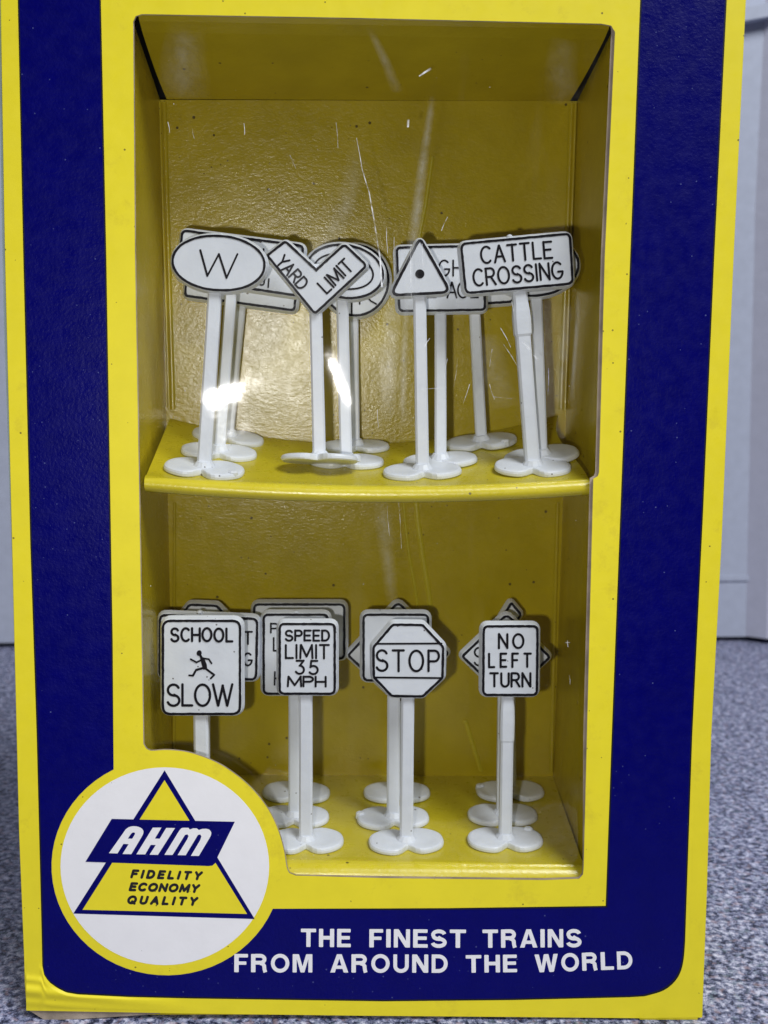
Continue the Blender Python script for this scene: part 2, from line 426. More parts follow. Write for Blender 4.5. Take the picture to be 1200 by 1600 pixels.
mb.add(vs, fs); o = mb.build('wall_panel', M['wall_light']); o['kind'] = 'structure'
mb = MB()
p, q = wallpx(1150, 22, WY), wallpx(1205, 10, WY)
for (A, B, w) in (((1150, 23), (1230, 7), .26), ((1100, 905), (1230, 905), .10)):
    dd = .56 if w > .2 else .07; a, b = wallpx(*A, WY - dd), wallpx(*B, WY - dd)
    mb.add([a + Vector((0, 0, -w)), b + Vector((0, 0, -w)), b + Vector((0, 0, w)), a + Vector((0, 0, w)),
            a + Vector((0, dd, -w)), b + Vector((0, dd, -w)), b + Vector((0, dd, w)), a + Vector((0, dd, w))], [(0, 1, 2, 3), (0, 1, 5, 4), (3, 2, 6, 7), (0, 3, 7, 4)])
o = mb.build('wall_moulding', M['wall']); o['kind'] = 'structure'

piv = Vector((13.6, WY, 0)); turn = Matrix.Translation(piv) @ Matrix.Rotation(0.068, 4, 'Z') @ Matrix.Translation(-piv)
for o in list(COL.objects):
    if o.name.startswith('wall'): o.matrix_world = turn          # the wall is not quite square to the box
# ------------------------------------------------------------------ the box
XL, XR = bp(24, 1000).x, bp(1128, 900).x
XL, XR = -5.475, 5.70
ZT, ZB = 8.2, bp(600, 1586).z
DEPTH = 4.0
box = thing('display_box', 'yellow and navy cardboard toy display box with clear window, standing on speckled counter', 'toy box', ((XL + XR) / 2, 0, Z0))

def wallY(x, z):
    k = z + 1.0                                                     # the board leans a little forward
    return 3.08 + 0.044 * x - 0.066 * k
def back_pt(px, py):
    Y = 3.0
    for _ in range(6): q = bp(px, py, Y); Y = wallY(q.x, q.z)
    return bp(px, py, Y)

def smooth(pts, n=5):
    out = []
    for i in range(len(pts) - 1):
        p0, p1, p2, p3 = (Vector(pts[max(i - 1, 0)]), Vector(pts[i]), Vector(pts[i + 1]), Vector(pts[min(i + 2, len(pts) - 1)]))
        for k in range(n):
            t = k / n
            q = 0.5 * ((2 * p1) + (p2 - p0) * t + (2 * p0 - 5 * p1 + 4 * p2 - p3) * t * t + (3 * p1 - p0 - 3 * p2 + p3) * t ** 3); out.append((q.x, q.y))
    return out + [tuple(pts[-1])]
# window outline in the front card, clockwise from the top left
win = ([(208, 34)] + [(212, 25), (222, 22)] + [(560, 28), (940, 37)] + [(955, 40), (961, 50)] + [(945, 400), (936, 738), (934, 744), (927, 748), (917, 1150), (912, 1355)] +
       [(911, 1366), (905, 1373)] + [(850, 1375), (600, 1372), (462, 1368), ] + smooth([(452, 1364), (448, 1355), (443, 1326), (433, 1293), (416, 1260), (386, 1225), (345, 1195), (300, 1177), (265, 1172), (241, 1173)], 6) + smooth([(236, 1173), (229, 1170), (224, 1162)], 3) +
       [(218, 800), (211, 400)])
edge_l = [(-6, -300), (1, 0), (8, 400), (19, 850), (30, 1300), (38, 1500), (39, 1540), (42, 1579)]
edge_r = [(1097, 1590), (1098, 1560), (1104, 1400), (1111, 1150), (1127, 850), (1146, 400), (1165, 0), (1182, -300)]
front = edge_l[::1] + [(160, 1581), (320, 1584), (560, 1587), (800, 1589), (1000, 1591)] + edge_r
outl = [(bp(x, y).x, bp(x, y).z) for x, y in front]
mb = MB()
sheet(mb, front, 0.0, [win])
n0 = len(front); n1 = len(win)
card = mb.build('front_panel', M['yellow'], box)
# cut edge of the card round the window and the grey liner board behind it
mb = MB()
vs = [bp(x, y, 0.0) for x, y in win] + [bp(x, y, 0.05) for x, y in win]
mb.add(vs, [(i, (i + 1) % n1, n1 + (i + 1) % n1, n1 + i) for i in range(n1)])
mb.build('cut_edge', M['raw'], card)
inner = []
for i, (x, y) in enumerate(offset(win, -1.6)):
    if x > 880 and 45 < y < 1350: x -= 4.5 if y < 745 else 4.0
    if y > 1340 and x > 470: y -= 1.5
    inner.append((x, y))
mb = MB()
big = offset(win, 14)
sheet(mb, big, 0.055, [inner])
mb.add([bp(x, y, 0.055) for x, y in inner] + [bp(x, y, 0.10) for x, y in inner], [(i, (i + 1) % n1, n1 + (i + 1) % n1, n1 + i) for i in range(n1)])
mb.build('window_liner', M['raw'], box)
# outer folds and side boards
def side(edge, sgn, name):
    m_ = MB(); pts = [bp(x, y) for x, y in edge]
    prof = [(0, 0)] + [(0.10 * math.sin(a), 0.10 * (1 - math.cos(a))) for a in [math.pi / 2 * k / 6 for k in range(1, 7)]] + [(0.10, DEPTH)]
    m_.grid(lambda u, v: pts[round(v * (len(pts) - 1))] + Vector((sgn * prof[round(u * (len(prof) - 1))][0], prof[round(u * (len(prof) - 1))][1], 0)), len(prof) - 1, len(pts) - 1)
    return m_.build(name, M['yellow'], box, smooth=True)
side([(x + 1, y) for x, y in edge_l], -0.35, 'side_panel'); side([(x - 1, y) for x, y in edge_r], 0.35, 'side_panel')
# pale liner that shows past the left fold
mb = MB(); pl = [bp(x, y) for x, y in [(-14, -300), (-2, 200), (4, 500), (21, 1000), (33, 1400), (38, 1545)]]
vs = []
for p in pl: vs += [p + Vector((-0.035, 0.16, 0)), p + Vector((0.3, 0.16, 0)), p + Vector((0.02, 3.9, 0))]
fs = []
for k in range(len(pl) - 1): fs += [(k * 3, k * 3 + 1, k * 3 + 4, k * 3 + 3), (k * 3, k * 3 + 3, k * 3 + 5, k * 3 + 2)]
mb.add(vs, fs); mb.build('side_liner', M['pale'], box)
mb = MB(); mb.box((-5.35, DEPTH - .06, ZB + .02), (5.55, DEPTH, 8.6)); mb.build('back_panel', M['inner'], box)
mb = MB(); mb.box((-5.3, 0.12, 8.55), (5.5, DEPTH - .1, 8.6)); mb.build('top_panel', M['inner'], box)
# bottom closing flaps
mb = MB(); mb.box((-5.25, 0.15, Z0 + .012), (5.3, DEPTH - .1, Z0 + .06)); mb.build('bottom_panel', M['yellow'], box)
mb = MB()
fl = [(44, 1578), (70, 1594), (130, 1592), (250, 1584), (250, 1576), (60, 1570)]
prism(mb, fl, 0.03, 0.06); mb.build('bottom_flap', M['raw'], box)
mb = MB(); prism(mb, [(990, 1576), (1030, 1580), (1094, 1575), (1090, 1593), (1000, 1593)], 0.012, 0.05)
mb.build('bottom_flap', M['yellow'], box)
# creased corner at the lower left
mb = MB()
def navy_low(x):
    pts = [(66, 1500), (69, 1523), (76, 1534), (90, 1544), (104, 1551), (122, 1554), (200, 1558), (330, 1561)]
    for (xa_, ya_), (xb_, yb_) in zip(pts, pts[1:]):
        if x <= xb_: return ya_ + (yb_ - ya_) * max(0, x - xa_) / (xb_ - xa_)
    return 1561
def crease(u, v):
    x = 41 + u * 280; top = navy_low(x); bot = 1579 + 5 * u; y = top + (bot - top) * v
    t = (y - (1548 + 0.10 * (x - 41))) / 9.0; t2 = (y - (1530 + .12 * (x - 41))) / 5.0; t3 = (y - (1567 + .06 * (x - 41))) / 6.0
    r = 0.055 * math.exp(-t * t) * (1 - u) ** 1.2 + 0.03 * math.exp(-t2 * t2) * (1 - u) ** 3 + .025 * math.exp(-t3 * t3) * (1 - u) ** 2
    return bp(x, y, -0.004 - r * min(1, 5 * (1 - v), 5 * v + .2))
mb.grid(crease, 60, 26)
mb.build('creased_corner', M['yellow'], card, smooth=True)

# printed artwork on the front
RX, RY, CX, CY = 180, 170.5, 260.5, 1353.5
arc_pts = []
a_start = math.degrees(math.atan2((1421 - CY) / RY, (429 - CX) / RX)); a_end = 360 - math.degrees(math.atan2((CY - 1203) / RY, (CX - 178) / RX)) + 0
a_end = 180 + math.degrees(math.atan2((CY - 1203) / RY, (CX - 178) / RX))
for k in range(41):
    a = math.radians(a_start + (a_end - a_start) * k / 40); arc_pts.append((CX + RX * math.cos(a), CY + RY * math.sin(a)))
def blue_shape(g):
    return ([(23 - g, -300), (30.4 - g, 0), (39 - g, 400), (50 - g, 850), (60 - g, 1150), (67.5 - g, 1450), (69 - g, 1520), (76 - g, 1531 + g), (90 - g, 1541 + g), (104, 1548 + g), (122, 1551 + g), (200, 1555 + g), (300, 1557.5 + g), (600, 1562 + g), (800, 1560 + g), (985, 1555.5 + g)] +
            smooth([(1005 + g, 1554 + g), (1032 + g, 1546 + g), (1049 + g, 1534 + g), (1060 + g, 1518 + g), (1065.5 + g, 1497 + g), (1068 + g, 1470)], 5) + [(1070 + g, 1410), (1079 + g, 1150), (1096 + g, 800), (1113.5 + g, 400), (1133 + g, 0), (1147 + g, -300)] +
            [(1018 - g, -300), (1003 - g, 0), (987.5 - g, 400), (972 - g, 800), (958.5 - g, 1150), (949 - g, 1418 - g), (700, 1421.5 - g), (600, 1422 - g)])
def blue_full(g):
    return blue_shape(g) + arc_pts + [(173.5 + g, 1000), (163.5 + g, 400), (155 + g, 0), (148 + g, -300)]
mb = MB(); sheet(mb, blue_full(2.6), -0.0022); mb.build('print_keyline', M['keyline'], card)
mb = MB(); sheet(mb, blue_full(0), -0.0044); mb.build('navy_print', M['blue'], card)
mb = MB(); sheet(mb, ellipse(257.5, 1353.5, 163, 154.5, n=72), -0.0022); disc = mb.build('logo_disc', M['white_ink'], card)
tri = [(257.2, 1203.5), (398, 1436), (114.5, 1427.5)]
mb = MB(); sheet(mb, tri, -0.0044)
mb.build('logo_triangle', M['blue'], card)
mb = MB(); sheet(mb, [(257, 1219), (386, 1428), (129, 1421.5)], -0.0066); mb.build('triangle_fill', M['yellow'], card)
mb = MB(); sheet(mb, [(174.5, 1279.5), (367, 1284), (340, 1339), (337, 1348), (332, 1352.5), (326, 1353.2), (133.5, 1346.5)], -0.0088); mb.build('logo_band', M['blue'], card)
# the three slanted initials on the band, from unit letter shapes
def Z1(pts): return [(120 + x / 4.615, 1270 + y / 4.615) for x, y in pts]
LA = ([(232, 291), (335, 145)] + smooth([(352, 120), (375, 104), (405, 97), (440, 100), (468, 113), (480, 132), (478, 152), (466, 176)], 3) + [(393, 298), (330, 297), (374, 226), (336, 224), (293, 293)])
HA = [(368, 186), (392, 150), (404, 141), (418, 143), (420, 153), (403, 182), (398, 187)]
LH = [(430, 299), (548, 107), (610, 107), (563, 186), (598, 187), (645, 109), (708, 110), (585, 303), (525, 302), (570, 232), (533, 231), (493, 300)]
LM = ([(632, 303), (738, 130)] + [(752, 113), (765, 108), (805, 108), (815, 121), (838, 112), (865, 112), (880, 124), (905, 116), (935, 115)] + smooth([(955, 121), (968, 138), (968, 158), (958, 180)], 3) +
      [(880, 311), (823, 310), (890, 197), (899, 170), (890, 156), (873, 160), (785, 306), (727, 305), (797, 190), (806, 168), (798, 155), (780, 160), (690, 304)])
for lt, holes in ((LA, [HA]), (LH, []), (LM, [])):
    mb = MB(); sheet(mb, Z1(lt), -0.0105, [Z1(h) for h in holes]); mb.build('logo_initial', M['white_ink'], card)
mb = MB()
for s, xa_, ya_, xb_, yb_ in (('FIDELITY', 205.5, 1370.5, 312, 1373.5), ('ECONOMY', 203, 1390.5, 308, 1393.5), ('QUALITY', 199.5, 1411, 305, 1413.5)):
    mb = MB(); text(mb, s, (xa_, ya_), (xb_, yb_), 10.2, 4.2, -0.0068, gap=.62 if s != 'ECONOMY' else .40, skew=0.28, raised=0.001, cap='round'); mb.build('motto_word', M['black_ink'], card)

# slogan in heavy grotesque capitals: outlines ('p') and thick strokes ('s')
B = .215
BG = {
 'T': (.80, [('p', [(0, 1), (.80, 1), (.80, .81), (.51, .81), (.51, 0), (.29, 0), (.29, .81), (0, .81)])]),
 'H': (.80, [('p', [(0, 0), (0, 1), (.22, 1), (.22, .61), (.58, .61), (.58, 1), (.80, 1), (.80, 0), (.58, 0), (.58, .41), (.22, .41), (.22, 0)])]),
 'E': (.72, [('p', [(0, 0), (0, 1), (.71, 1), (.71, .81), (.22, .81), (.22, .61), (.67, .61), (.67, .42), (.22, .42), (.22, .19), (.72, .19), (.72, 0)])]),
 'F': (.68, [('p', [(0, 0), (0, 1), (.68, 1), (.68, .81), (.22, .81), (.22, .59), (.60, .59), (.60, .41), (.22, .41), (.22, 0)])]),
 'I': (.22, [('p', [(0, 0), (0, 1), (.22, 1), (.22, 0)])]),
 'N': (.80, [('p', [(0, 0), (0, 1), (.24, 1), (.60, .36), (.60, 1), (.80, 1), (.80, 0), (.57, 0), (.20, .64), (.20, 0)])]),
 'L': (.68, [('p', [(0, 0), (0, 1), (.22, 1), (.22, .19), (.68, .19), (.68, 0)])]),
 'A': (.90, [('p', [(0, 0), (.33, 1), (.57, 1), (.90, 0), (.67, 0), (.61, .19), (.545, .37), (.45, .76), (.355, .37), (.545, .37), (.61, .19), (.29, .19), (.23, 0)])]),
 'M': (.98, [('p', [(0, 0), (0, 1), (.31, 1), (.49, .33), (.67, 1), (.98, 1), (.98, 0), (.78, 0), (.78, .74), (.585, 0), (.395, 0), (.20, .74), (.20, 0)])]),
 'W': (1.22, [('p', [(0, 1), (.23, 1), (.36, .34), (.49, 1), (.73, 1), (.86, .34), (.99, 1), (1.22, 1), (.98, 0), (.75, 0), (.61, .66), (.47, 0), (.24, 0)])]),
 'O': (.94, [('c', [(.47 + .365 * math.cos(a), .5 + .415 * math.sin(a)) for a in [2 * math.pi * k / 32 for k in range(32)]])]),
 'U': (.80, [('s', [(.11, 1), (.11, .38)] + arc(.40, .375, .29, .285, 183, 357, 16) + [(.69, .38), (.69, 1)])]),
 'D': (.83, [('c', [(.11, .10), (.11, .90), (.36, .90)] + arc(.36, .5, .36, .40, 80, -80, 16) + [(.36, .10)])]),
 'R': (.82, [('p', [(0, 0), (0, 1), (.22, 1), (.22, 0)]), ('s', [(.20, .905), (.46, .905)] + arc(.46, .715, .21, .19, 85, -85, 10) + [(.46, .525), (.36, .525), (.20, .525)]), ('s', [(.46, .50), (.58, .46), (.65, .36), (.67, .15), (.71, 0.0)])]),
 'S': (.78, [('s', arc(.39, .715, .28, .185, 8, 200, 14) + arc(.40, .705, .30, .23, 215, 262, 4) + [(.40, .515)] + arc(.38, .285, .31, .20, 65, 0, 6)[0:] + arc(.39, .285, .30, .195, -12, -172, 14))]),
}
def heavy(mb, s, a, b, h, Y):
    a, b = Vector(a), Vector(b); d = b - a; up = Vector((d.y, -d.x)).normalized()
    gap = .155; tot = sum(BG[c][0] for c in s) + gap * (len(s) - 1); x = 0; k = 0
    for c in s:
        wd, items = BG[c]
        for typ, pts in items:
            q = [tuple(a + d * ((x + p[0]) / tot) + up * p[1] * h) for p in pts]; hh = 0.001 + 0.0004 * (k % 4); k += 1
            if typ == 'p':
                if c == 'A':
                    A_ = lambda *ids: prism(mb, [q[i] for i in ids], Y - hh, Y)
                    A_(0, 1, 7, 8, 11, 12) if False else None
                    aa = lambda u, v: tuple(a + d * ((x + u) / tot) + up * v * h)
                    prism(mb, [aa(0, 0), aa(.33, 1), aa(.45, 1), aa(.45, .76), aa(.23, 0)], Y - hh, Y)
                    prism(mb, [aa(.45, .76), aa(.45, 1), aa(.57, 1), aa(.90, 0), aa(.67, 0)], Y - hh, Y)
                    prism(mb, [aa(.25, .20), aa(.31, .38), aa(.59, .38), aa(.65, .20)], Y - hh - .0004, Y)
                else: prism(mb, rounded(q, 1.0, 2), Y - hh, Y)
            elif typ == 's': strip(mb, q, B * h * 0.95, Y, hh, cap='butt')
            else: strip(mb, q, B * h * 0.95, Y, hh, closed=True)
        x += wd + gap
mb = MB()
for s, a, b, h in (('THE', (470, 1479.5), (548, 1480), 28.5), ('FINEST', (577, 1480.2), (728, 1481), 28.5), ('TRAINS', (754, 1481), (908.5, 1480), 28.5),
                   ('FROM', (366, 1519), (488, 1519.5), 28.5), ('AROUND', (516, 1519.5), (700, 1520.0), 28.5), ('THE', (728, 1520), (808, 1519), 27.5), ('WORLD', (836, 1519.5), (989, 1514), 28)):
    mb = MB(); heavy(mb, s, a, b, h, -0.0046); mb.build('slogan_word', M['white_ink'], card)

# ------------------------------------------------------------------ inside: the tray
bTL, bTR, bBL, bBR = (250, 156), (902, 158), (271, 1210), (864, 1213)
def lerp2(a, b, t): return (a[0] + (b[0] - a[0]) * t, a[1] + (b[1] - a[1]) * t)
def back_uv(u, v):
    t, b = lerp2(bTL, bTR, u), lerp2(bBL, bBR, u); q = lerp2(b, t, v); return back_pt(*q)
mb = MB(); mb.grid(back_uv, 24, 40); tb = mb.build('tray_back', M['tray'], box, smooth=True)
def wedge(pts_f, pts_b, name, dY=0.12, thick=True):
    m_ = MB(); n = len(pts_f) - 1
    F = [bp(x, y, dY) for x, y in pts_f]; Bk = [back_pt(x, y) for x, y in pts_b]
    def fn(u, v):
        i = min(int(round(u * n)), n); return F[i].lerp(Bk[i], v)
    m_.grid(fn, n, 8); return m_.build(name, M['tray'], box, smooth=False)
k_ = 16
lf = [lerp2((203.5, 20), (226, 1380), i / k_) for i in range(k_ + 1)]; lb = [lerp2(bTL, bBL, i / k_) for i in range(k_ + 1)]
rf = [lerp2((966, 30), (917, 1380), i / k_) for i in range(k_ + 1)]; rb = [lerp2(bTR, bBR, i / k_) for i in range(k_ + 1)]
wedge(lf, lb, 'tray_side'); wedge(rf, rb, 'tray_side')
# ceiling flap: its slanted ends leave dark gaps at both corners
cf = [lerp2((211, 20), (960, 34), i / k_) for i in range(k_ + 1)]; cb = [lerp2((253, 155), (898, 158), i / k_) for i in range(k_ + 1)]
m_ = MB(); F = [bp(x, y, 0.12) for x, y in cf]; Bk = [back_pt(x, y) for x, y in cb]
def ceil(u, v):
    i = round(u * k_); p = F[i].lerp(Bk[i], v); pinch = 0.065 * v * v * v
    if i == 0: p.x += 0.02 + pinch
    if i == k_: p.x -= 0.02 + pinch
    if v < .2: p.z += 0.10 * (1 - v / .2) ** 2
    return p
m_.grid(ceil, k_, 10); m_.build('tray_ceiling', M['tray'], box)
# floor with a rounded front lip
flF, flB = [bp(x, y, 0.32) for x, y in ((226, 1345), (911, 1350))], [back_pt(271, 1210), back_pt(864, 1213)]
def floor_z(x, y):
    t = (y - flF[0].y) / (flB[0].y - flF[0].y); zf = flF[0].z + (flF[1].z - flF[0].z) * (x + 3.5) / 7; zb = flB[0].z + (flB[1].z - flB[0].z) * (x + 3.5) / 7
    return zf + (zb - zf) * t
m_ = MB()
lip = [(0.10, -0.32), (0.11, -0.20), (0.14, -0.11), (0.19, -0.05), (0.25, -0.015), (0.32, 0.0)]
def floor_fn(u, v):
    j = round(v * 17)
    if j <= 5:
        a, b = flF; p = a.lerp(b, u); p.x *= 1.004; return Vector((p.x, lip[j][0], p.z + lip[j][1]))
    t = (j - 5) / 12; p = flF[0].lerp(flF[1], u).lerp(flB[0].lerp(flB[1], u), t); return p
m_.grid(floor_fn, 16, 17); m_.build('tray_floor', M['shelf'], box, smooth=True)
# shelf, sagging in the middle, with a rolled front edge
sfL, sfM, sfR = bp(226, 741, .34).z, bp(560, 758, .34).z, bp(920, 748, .34).z
sbL, sbM, sbR = bp(270, 654, 3.0).z, bp(560, 692, 3.0).z, bp(872, 652, 3.0).z
def quad3(l, m, r, x):
    u = x / 3.45; return m + (r - l) / 2 * u + ((r + l) / 2 - m) * u * u
def shelf_z(x, y):
    t = (y - .34) / 2.66; return quad3(sfL, sfM, sfR, x) * (1 - t) + quad3(sbL, sbM, sbR, x) * t
m_ = MB(); NV = 22
lip2 = [(0.36, -0.26), (0.26, -0.27), (0.19, -0.25), (0.145, -0.20), (0.13, -0.14), (0.145, -0.08), (0.19, -0.03), (0.26, -0.005), (0.34, 0.0)]
def shelf_fn(u, v):
    j = round(v * NV)
    if j <= 8:
        x = -3.44 + 7.05 * u; return Vector((x, lip2[j][0], shelf_z(x, .34) + lip2[j][1]))
    t = (j - 8) / (NV - 8); y = .34 + 2.62 * t
    xl = -3.44 + (bp(268, 655, 3).x + 3.44) * t; xr = 3.61 + (bp(874, 652, 3).x - 3.61) * t - 0.28 * math.sin(math.pi * min(1, t * 1.0)) * t
    x = xl + (xr - xl) * u
    return Vector((x, y + (wallY(x, 0) - 3.0) * t * .9, shelf_z(x, y)))
m_.grid(shelf_fn, 32, NV); shelf = m_.build('shelf', M['shelf'], box, smooth=True)
# caustic light stripes on the back board, built as brighter yellow ridges
def light_stripe(pts, w, name='caustic_stripe'):
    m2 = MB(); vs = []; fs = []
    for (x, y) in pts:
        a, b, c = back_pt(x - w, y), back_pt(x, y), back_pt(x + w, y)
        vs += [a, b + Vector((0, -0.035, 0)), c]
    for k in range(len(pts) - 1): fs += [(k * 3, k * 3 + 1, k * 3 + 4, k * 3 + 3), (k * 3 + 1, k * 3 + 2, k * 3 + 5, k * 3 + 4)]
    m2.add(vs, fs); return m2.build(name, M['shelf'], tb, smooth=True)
light_stripe([(676, 245), (665, 320), (654, 378), (648, 430)], 3)
light_stripe([(649, 765), (653, 815), (661, 870), (669, 920), (675, 965)], 4)
light_stripe([(629, 765), (633, 815), (639, 865), (648, 915), (654, 955)], 2.5)
light_stripe([(727, 1125), (738, 1160), (752, 1205)], 3.5)
# folded double edges where the side walls meet the back
def fold(pts, w):
    m2 = MB(); vs = []; fs = []
    for (x, y) in pts:
        a, b, c = back_pt(x - w, y), back_pt(x, y), back_pt(x + w, y)
        vs += [a + Vector((0, -.02, 0)), b + Vector((0, -.085, 0)), c + Vector((0, -.02, 0))]
    for k in range(len(pts) - 1): fs += [(k * 3, k * 3 + 1, k * 3 + 4, k * 3 + 3), (k * 3 + 1, k * 3 + 2, k * 3 + 5, k * 3 + 4)]
    m2.add(vs, fs); return m2.build('fold_line', M['tray'], tb, smooth=True)
fold([lerp2((257, 160), (271, 640), t / 6) for t in range(7)], 3.5); fold([lerp2((250, 160), (265, 640), t / 6) for t in range(7)], 2.5)
fold([lerp2((893, 162), (876, 640), t / 6) for t in range(7)], 3.5); fold([lerp2((899, 162), (882, 640), t / 6) for t in range(7)], 2.5)
fold([lerp2((273, 785), (272, 1195), t / 6) for t in range(7)], 2.5); fold([lerp2((871, 785), (861, 1205), t / 6) for t in range(7)], 3)
fold([lerp2((268, 158), (898, 160), t / 6) for t in range(7)], 0.0) if False else None

# ------------------------------------------------------------------ the little signs
def base_mesh(c, nrm, size=1.0, roll=0.0, pitch=0.0, wx=1.0):
    up = Vector(nrm).normalized(); xx = Vector((1, 0, 0)); xx = (xx - up * xx.dot(up)).normalized(); yy = up.cross(xx)
    size *= random.uniform(.965, 1.03); yaw = random.uniform(-.14, .14)
    R = Matrix.Rotation(roll, 3, yy) @ Matrix.Rotation(pitch, 3, xx) @ Matrix.Rotation(yaw, 3, up); xx, yy, up = R @ xx, R @ yy, R @ up
    out = []
    for k in range(64):
        a = 2 * math.pi * k / 64; dn = (math.degrees(a) - 270) / 12; du = (math.degrees(a) - 90) / 15
        r = 1 - 0.50 * math.exp(-dn * dn) - 0.30 * math.exp(-du * du)
        out.append((.635 * r * math.copysign(abs(math.cos(a)) ** .92, math.cos(a)), .40 * r * math.copysign(abs(math.sin(a)) ** .80, math.sin(a))))
    rings = []
    for sc, z in ((.96, 0.0), (1.0, .02), (1.0, .055), (.975, .085), (.92, .10), (.80, .106)):
        rings.append([c + xx * (x * sc * size * wx) + yy * (y * sc * size) + up * (z * size + .004) for x, y in out])
    m2 = MB(); m2.loft(rings)
    if random.random() < .28:                                        # sprue stub left on the rim
        q = random.choice((random.uniform(.15, 1.0), random.uniform(2.2, 2.9), random.uniform(-.9, -.2))); c2 = c + xx * (.60 * math.cos(q)) + yy * (.36 * math.sin(q)) + up * .06
        blob = lambda r, z: [c2 + xx * (r * math.cos(2 * math.pi * k / 7) * 1.3) + yy * (r * math.sin(2 * math.pi * k / 7)) + up * z for k in range(7)]
        m2.loft([blob(.07, -.03), blob(.065, .06), blob(.045, .085)])
    # moulded web round the foot of the post
    ring = lambda r, z: [c + xx * (r * math.cos(2 * math.pi * k / 12)) + yy * (r * math.sin(2 * math.pi * k / 12)) + up * z for k in range(12)]
    m2.loft([ring(.19 * size, .05), ring(.17 * size, .115), ring(.115 * size, .19)])
    return m2, up
def normal_of(zf, p):
    e = .05; return Vector((-(zf(p.x + e, p.y) - zf(p.x - e, p.y)) / (2 * e), -(zf(p.x, p.y + e) - zf(p.x, p.y - e)) / (2 * e), 1))

def sign(label, zf, base, top, outline, marks=(), postw=20, bulge=None, roll=0.0, pitch=0.0, dy=0.0, rim=5.2, lw=4.0, group=None, size=1.0, border=True, bump_=None, wx=1.0, lift=0.0):
    """one moulded sign: base = pixel of the foot, top = pixel where the post meets the panel, outline = pixels of the stamped border"""
    p = on_surface(base[0], base[1], zf)
    root = thing('toy_sign', label, 'toy sign', p, group)
    p = p + Vector((0, 0, lift)); root.location = p
    m2, up = base_mesh(p, normal_of(zf, p), size, roll, pitch, wx)
    m2.build('base', M['plastic'], root, smooth=False)
    Yp = p.y + dy
    # post: square section, a little draft, from foot to behind the panel
    t = bp(top[0], top[1], Yp)
    cy = sum(q[1] for q in outline) / len(outline); cx = sum(q[0] for q in outline) / len(outline)
    th = bp(top[0] + (top[0] - base[0]) / max(1, (base[1] - top[1])) * (top[1] - cy), cy, Yp)
    scale = F_PX / (p - CAM).length
    hw = postw / scale / 2; a0 = p + Vector((0, 0, .03)); m3 = MB(); rings = []
    prof = [(0.0, 1.12), (.05, 1.0), (.3, 1.0), (.6, 0.97), (1.0, 0.97)]
    if bulge: prof = [(0.0, 1.12), (.05, 1.0), (.3, 1.0), (bulge[0] - .035, 1.0), (bulge[0] - .02, bulge[2]), ((bulge[0] + bulge[1]) / 2, bulge[2] * 1.03), (bulge[1] - .02, bulge[2] * .98), (bulge[1] + .03, 1.0), (1.0, 1.0)]
    L1 = (t - a0)
    prof.append((min((th - a0).length / L1.length, 2), 0.97))
    axis = L1.normalized(); ax = Vector((1, 0, 0)); ax = (ax - axis * ax.dot(axis)).normalized(); ay = axis.cross(ax)
    sec = [(-1, -.7), (-.7, -1), (.7, -1), (1, -.7), (1, .7), (.7, 1), (-.7, 1), (-1, .7)]
    for k, (s, w) in enumerate(prof):
        c = a0 + L1 * s; rings.append([c + ax * (x * hw * w) + ay * (y * hw * w * .92) for x, y in sec])
    m3.loft(rings); m3.build('post', M['plastic'], root)
    # panel
    Yf = min(p.y, Yp) - hw - 0.05 if abs(dy) < 1e-6 else Yp - hw - 0.05
    m4 = MB(); o1 = offset(outline, 2.0); o2 = offset(outline, rim); o3 = offset(outline, rim + .8)
    R = lambda poly, Y: [bp(x, y, Yf).lerp(bp(x, y, Yf), 0) + Vector((0, Y, 0)) for x, y in poly]
    m4.loft([R(offset(outline, rim - 2), .165), R(o3, .15), R(o3, .11), R(o2, .09), R(offset(outline, 2.9), .012), R(o1, 0.0)])
    if bump_:
        bx, by = bump_; m4.loft([R(ellipse(bx, by, 5, 4, n=8), .10), R(ellipse(bx, by, 4.2, 3.4, n=8), .03), R(ellipse(bx, by, 1.8, 1.5, n=8), .01)])
    panel = m4.build('panel', M['plastic'], root)
    if border:
        m5 = MB(); strip(m5, outline, lw, Yf, .008, closed=True, jitter=.3); m5.build('border', M['sign_ink'], panel)
    fig = MB(); k = 0
    for mk in marks:
        m6 = MB(); k += 1
        if mk[0] == 't': text(m6, mk[1], mk[2], mk[3], mk[4], mk[5] if len(mk) > 5 else 3.6, Yf, gap=mk[6] if len(mk) > 6 else .27); nm = 'lettering'
        elif mk[0] == 'l': strip(m6, mk[1], mk[2], Yf, .0062 + .0006 * (k % 9)); nm = 'printed_line'
        elif mk[0] == 'd': prism(m6, mk[1], Yf - .007, Yf); nm = 'black_dot'
        elif mk[0] == 'r': strip(m6, mk[1], mk[2], Yf, .007, closed=True); nm = 'printed_ring'
        elif mk[0] == 'fl': strip(fig, mk[1], mk[2], Yf, .0062 + .0006 * (k % 9)); continue
        elif mk[0] == 'fd': prism(fig, mk[1], Yf - .0065 - .0006 * (k % 9), Yf); continue
        m6.build(nm, M['sign_ink'], panel)
    if fig.v: fig.build('running_figure', M['sign_ink'], panel)
    return root
def rect(x0, y0, x1, y1, r=7, dx=0, dyr=0):
    return rounded([(x0, y0), (x1, y0 + dyr), (x1 + dx, y1 + dyr), (x0 + dx, y1)], r)
SH, FL = shelf_z, floor_z
GU, GL_ = 'toy signs on the upper shelf', 'toy signs on the floor of the box'
